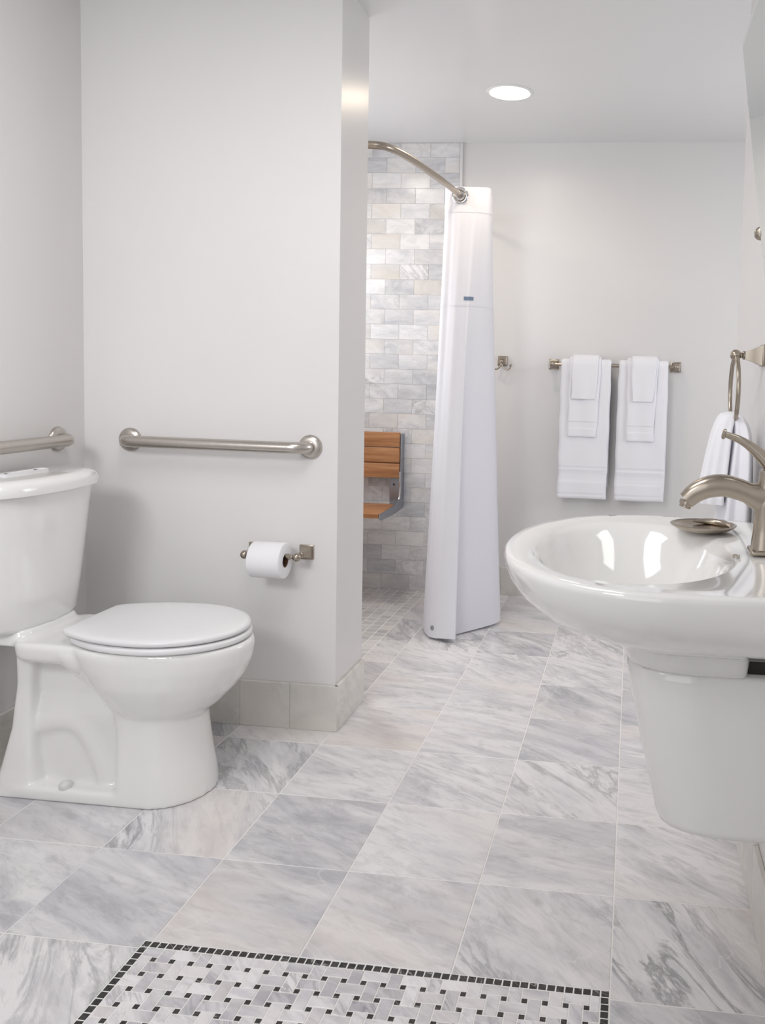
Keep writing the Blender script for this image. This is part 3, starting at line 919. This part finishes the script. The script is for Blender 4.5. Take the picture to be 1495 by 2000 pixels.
# ------------------------------------------------------------------ towel bar and towels on the back wall
BZ, BY = 1.2175, 2.375
bar = thing('towel_bar', 'nickel towel bar with square ends on the back wall', 'towel bar', (-.10, YB, BZ))
for fx in (-.4085, .2115):
    g = G()
    g.box(fx - .026, fx + .026, YB - .006, YB, BZ - .026, BZ + .026, .0015)
    rs = []
    for w, d in ((.022, .006), (.022, .010), (.0195, .0115), (.012, .032), (.009, .054), (.0085, .058)):
        rs.append([Vector((fx + a * w, YB - d, BZ + c * w)) for a, c in ((-1, -1), (1, -1), (1, 1), (-1, 1))])
    g.loft(rs)
    g.ball((fx, BY, BZ), .0145, 14)
    g.build('post', WARMNI, bar, angle=25)
G().tube([(-.4085, BY, BZ), (.2115, BY, BZ)], .0085, 20).build('bar', WARMNI, bar)

def towel(name, label, top, bot, zf, zb, r, th, seed, bands=()):
    """top/bot: (x0,x1) at the bar and at the front hem; r: radius of the centre line round the bar"""
    rr = random.Random(seed); ph = [rr.uniform(0, 6.28) for _ in range(4)]
    path = []
    nf = 120
    for k in range(nf + 1):
        z = zf + (BZ - zf) * k / nf
        path.append((BY - r, z, 0))
    for k in range(1, 12):
        a = PI * k / 12
        path.append((BY - r * math.cos(a), BZ + r * math.sin(a), 1))
    for k in range(13):
        path.append((BY + r, BZ + (zb - BZ) * k / 12, 2))
    m = len(path)
    NXS = 26
    secs = []
    for q in range(NXS + 1):
        u = q / NXS
        e = min(u, 1 - u) * (top[1] - top[0])
        er = .008
        edge = math.sqrt(max(0.0, 1 - (1 - min(1, e / er)) ** 2)) * .75 + .25
        outer = []; inner = []
        for i, (y, z, side) in enumerate(path):
            p0 = path[max(i - 1, 0)]; p1 = path[min(i + 1, m - 1)]
            ty, tz = p1[0] - p0[0], p1[1] - p0[1]; l = math.hypot(ty, tz); ty, tz = ty / l, tz / l
            ny, nz = -tz, ty                       # away from the bar
            k = (BZ - z) / (BZ - zf) if side == 0 else 0
            k = max(0, min(1, k))
            x0 = top[0] + (bot[0] - top[0]) * k + .0018 * math.sin(z * 38 + ph[0]); x1 = top[1] + (bot[1] - top[1]) * k + .0018 * math.sin(z * 31 + ph[1])
            x = x0 + (x1 - x0) * u
            h = th / 2 * edge
            if side == 0 and i < 3:
                h *= (.45, .75, .93)[i]
            if side == 2 and i > m - 2:
                h *= .5
            if side == 0:
                for za, zb_, dd in bands:
                    if za <= z <= zb_:
                        h -= dd
                wob = .0022 * k * (math.sin(u * 9 + ph[2] + z * 5) + math.sin(u * 4.2 + ph[3]))
            else:
                wob = 0
            outer.append(Vector((x, y + ny * h - wob * (1 if side == 0 else 0), z + nz * h)))
            inner.append(Vector((x, y - ny * (th / 2 * edge), z - nz * (th / 2 * edge))))
        secs.append(outer + inner[::-1])
    o = G().loft(secs).build(name, TERRY, None, angle=75)
    return tag(o, label, 'towel', 'white towels')
towel('bath_towel', 'long white bath towel folded on the towel bar, nearer the robe hook', (-.361, -.110), (-.366, -.117), .542, .60, .0205, .019, 1, bands=((.628, .640, .0025), (.640, .672, .0038), (.672, .684, .002), (.694, .702, .003), (.559, .565, .003)))
towel('bath_towel', 'long white bath towel folded on the towel bar, farther from the robe hook', (-.073, .172), (-.077, .172), .541, .60, .0205, .019, 2, bands=((.625, .637, .0025), (.637, .669, .0038), (.669, .681, .002), (.691, .699, .003), (.559, .565, .003)))
towel('hand_towel', 'white hand towel laid over the bath towel nearer the robe hook', (-.318, -.160), (-.321, -.176), .856, .90, .0365, .011, 3, bands=((.900, .932, .0022),))
towel('hand_towel', 'white hand towel laid over the bath towel farther from the robe hook', (-.030, .122), (-.027, .108), .842, .90, .0365, .011, 4, bands=((.886, .918, .0022),))
towel('washcloth', 'small white washcloth on top of the towels nearer the robe hook', (-.306, -.172), (-.306, -.186), 1.045, 1.09, .0475, .009, 5)
towel('washcloth', 'small white washcloth on top of the towels farther from the robe hook', (-.010, .116), (-.003, .100), 1.040, 1.08, .0475, .009, 6)

# robe hook
hx, hz2 = -.676, 1.228
hk = thing('robe_hook', 'small nickel double robe hook on the back wall', 'hook', (hx, YB, hz2))
g = G()
g.box(hx - .0255, hx + .0255, YB - .006, YB, hz2 - .0255, hz2 + .0255, .0015)
rs = []
for w, d in ((.021, .006), (.021, .010), (.019, .0115), (.012, .022), (.010, .030)):
    rs.append([Vector((hx + a * w, YB - d, hz2 + c * w)) for a, c in ((-1, -1), (1, -1), (1, 1), (-1, 1))])
g.loft(rs)
g.ball((hx, YB - .033, hz2 - .004), .010, 10)
g.build('plate', WARMNI, hk, angle=25)
for s in (-1, 1):
    g = G()
    pts = catmull([(hx, YB - .032, hz2 - .006), (hx + s * .006, YB - .036, hz2 - .026), (hx + s * .022, YB - .043, hz2 - .043), (hx + s * .042, YB - .050, hz2 - .040), (hx + s * .050, YB - .054, hz2 - .022)], 6)
    g.tube(pts, .0042, 12)
    g.ball(pts[-1], .0075, 8)
    g.build('prong', WARMNI, hk)

# ------------------------------------------------------------------ folding shower seat
seat = thing('folding_bench', 'folding teak shower bench with grey metal brackets on the tiled wall', 'shower bench', (-1.42, 2.44, .42))
SXL, SXR = -1.66, -1.196
for k, (z0, z1) in enumerate(((.604, .680), (.684, .762), (.766, .842))):
    G().box(SXL, SXR, 2.372, 2.394, z0, z1, .003).build('back_slat', TEAK, seat, angle=30)
for k in range(5):
    y1 = 2.375 - k * .067
    G().box(SXL, SXR - .004, y1 - .063, y1, .446, .468, .003).build('seat_slat', TEAK, seat, angle=30)
for x in (SXR + .001, SXL - .009):
    s = 1 if x > -1.4 else -1
    G().box(x, x + .006, 2.385, 2.438, .47, .835, .001).build('upright', ALU, seat)
    g = G()
    g.box(x - (.068 if s > 0 else -.008), x + (.006 if s > 0 else .074), 2.432, 2.4385, .455, .640, .001)
    g.build('wall_plate', ALU, seat)
    G().lathe((x - .045 * s, 2.432, .562), (0, -1, 0), [(.006, 0), (.006, .002), (0, .003)], 12).build('bolt', SCREW, seat)
    # curved stay between back and seat
    pts = catmull([(x + .003, 2.378, .64), (x + .003, 2.382, .59), (x + .003, 2.385, .54), (x + .003, 2.37, .49), (x + .003, 2.33, .47)], 5)
    G().tube(pts, [(.004, .010)] * len(pts), 12, prof=4, up=(0, 1, 0)).build('stay', CHROME, seat)
    # side rail of the seat
    rs = []
    for y, z0, z1 in ((2.432, .440, .50), (2.37, .438, .498), (2.25, .432, .474), (2.05, .438, .470), (2.035, .444, .466)):
        rs.append([Vector((x, y, z0)), Vector((x + .007, y, z0)), Vector((x + .007, y, z1)), Vector((x, y, z1))])
    G().loft(rs).build('seat_rail', ALU, seat, angle=25)

# ------------------------------------------------------------------ shower rod and curtain
ZR = 1.945
rod = thing('shower_rod', 'curved nickel shower rod above the shower entry', 'curtain rod', (-.95, 1.7, ZR))
rp = catmull([(-1.10, YP1 + .002, ZR), (-1.08, 1.00, ZR), (-1.02, 1.045, ZR), (-.945, 1.066, ZR), (-.898, 1.083, ZR), (-.868, 1.145, ZR), (-.848, 1.245, ZR), (-.828, 1.395, ZR), (-.802, 1.66, ZR), (-.790, 1.90, ZR), (-.797, 2.15, ZR), (-.83, 2.31, ZR), (-.90, 2.41, ZR), (-.905, 2.4365, ZR)], 7)
cut = next(i for i, p in enumerate(rp) if p.y > 1.60 and p.x > -.9)
G().tube(rp[:cut + 1], .0138, 24).build('rod', WARMNI, rod)
G().tube(rp[cut - 1:], .0128, 24).build('rod_end', WARMNI, rod)
G().lathe((-1.10, YP1, ZR), (0, 1, 0), [(.032, 0), (.032, .006), (.022, .014), (.0138, .02)], 28).build('flange', WARMNI, rod)
G().lathe((-.905, 2.4365, ZR), (0, -1, 0), [(.032, 0), (.032, .006), (.022, .014), (.0138, .02)], 28).build('flange', WARMNI, rod)

cur = thing('shower_curtain', 'white shower curtain bunched at the far end of the rod', 'shower curtain', (-.76, 1.9, .01), )
# cross-sections of the cloth: front panel that faces the room, then zigzag folds behind it
topc = [(-.83, 1.975), (-.862, 1.93), (-.858, 1.885), (-.815, 1.872), (-.76, 1.878), (-.700, 1.885), (-.668, 1.90), (-.672, 1.945), (-.74, 1.965), (-.850, 1.985), (-.858, 2.02), (-.76, 2.04), (-.69, 2.06), (-.70, 2.09), (-.80, 2.105), (-.86, 2.13), (-.78, 2.16), (-.71, 2.19)]
botc = [(-.875, 1.90), (-.915, 1.84), (-.865, 1.70), (-.800, 1.638), (-.722, 1.632), (-.757, 1.705), (-.590, 1.905), (-.600, 1.97), (-.72, 1.99), (-.90, 2.00), (-.91, 2.05), (-.76, 2.07), (-.62, 2.09), (-.63, 2.13), (-.80, 2.15), (-.92, 2.18), (-.78, 2.21), (-.64, 2.24)]
tc_ = catmull([Vector((a, b, 0)) for a, b in topc], 9); bc_ = catmull([Vector((a, b, 0)) for a, b in botc], 9)
ZT, ZB = 1.985, .012
def cloth_pt(i, k):
    """k: 0 at the top, 1 at the hem"""
    e = k ** 1.15
    p = tc_[i].lerp(bc_[i], e)
    w = .0035 * math.sin(i * .55 + 3 * k) * math.sin(PI * min(1, k * 1.4)) + .001 * math.sin(i * 1.3 + 9 * k)
    z = ZT + (ZB - ZT) * k
    if k > .9:
        z += (k - .9) * .06 * math.sin(i * .23 + .4)
    return Vector((p.x + w * .5, p.y + w, z))
def cloth_part(name, k0, k1, rows, mat, i0=0, i1=None, off=0.0, thick=.0016):
    i1 = len(tc_) - 1 if i1 is None else i1
    grid = []
    for r in range(rows + 1):
        k = k0 + (k1 - k0) * r / rows
        grid.append([cloth_pt(i, k) for i in range(i0, i1 + 1)])
    # thickness along the horizontal normal
    n = i1 - i0 + 1
    rings = []
    for row in grid:
        out, inn = [], []
        for i, p in enumerate(row):
            d = row[min(i + 1, n - 1)] - row[max(i - 1, 0)]
            nn = Vector((d.y, -d.x, 0)).normalized()
            out.append(p + nn * (thick / 2 + off)); inn.append(p - nn * (thick / 2 - off))
        rings.append(out + inn[::-1])
    return G().loft(rings).build(name, mat, cur, angle=70)
def kz(z):
    return (z - ZT) / (ZB - ZT)
cloth_part('header_band', 0.0, kz(1.872), 6, CURT, off=0.0, thick=.0034)
cloth_part('upper_panel', kz(1.873), kz(1.462), 14, CURT)
cloth_part('seam', kz(1.466), kz(1.455), 1, CURT, thick=.0034)
cloth_part('lower_panel', kz(1.461), 1.0, 40, CURT)
# grommet where the rod comes through, and the two behind it
for gy, gx in ((1.8655, -.7905), (2.035, -.792), (2.155, -.80)):
    rings = []
    for k in range(36):
        a = 2 * PI * k / 36
        d = Vector((math.cos(a), 0, math.sin(a)))
        c = Vector((gx, gy, ZR)) + d * .029
        rings.append([c + d * (.0085 * math.cos(2 * PI * q / 12)) + Vector((0, .005, 0)) * math.sin(2 * PI * q / 12) for q in range(12)])
    G().loft(rings, False, False, wrap=True).build('grommet', CHROME, cur)
# small woven label above the seam
i0 = min(range(len(tc_)), key=lambda i: abs(cloth_pt(i, kz(1.487)).x + .742) + (10 if cloth_pt(i, kz(1.487)).y > 1.92 else 0))
lo = cloth_part('brand_label', kz(1.497), kz(1.481), 1, TAG, i0=i0 - 3, i1=i0 + 6, off=-.0, thick=.0046)
lo['label'] = 'small blue-grey woven label'
# hem weight that shows through near the floor
c = cloth_pt(23, kz(.05))
G().lathe((c.x, c.y - .001, .05), (-.5, -.86, 0), [(.011, -.0018), (.011, .0022), (.009, .003), (0, .003)], 20).build('hem_magnet', ALU, cur)
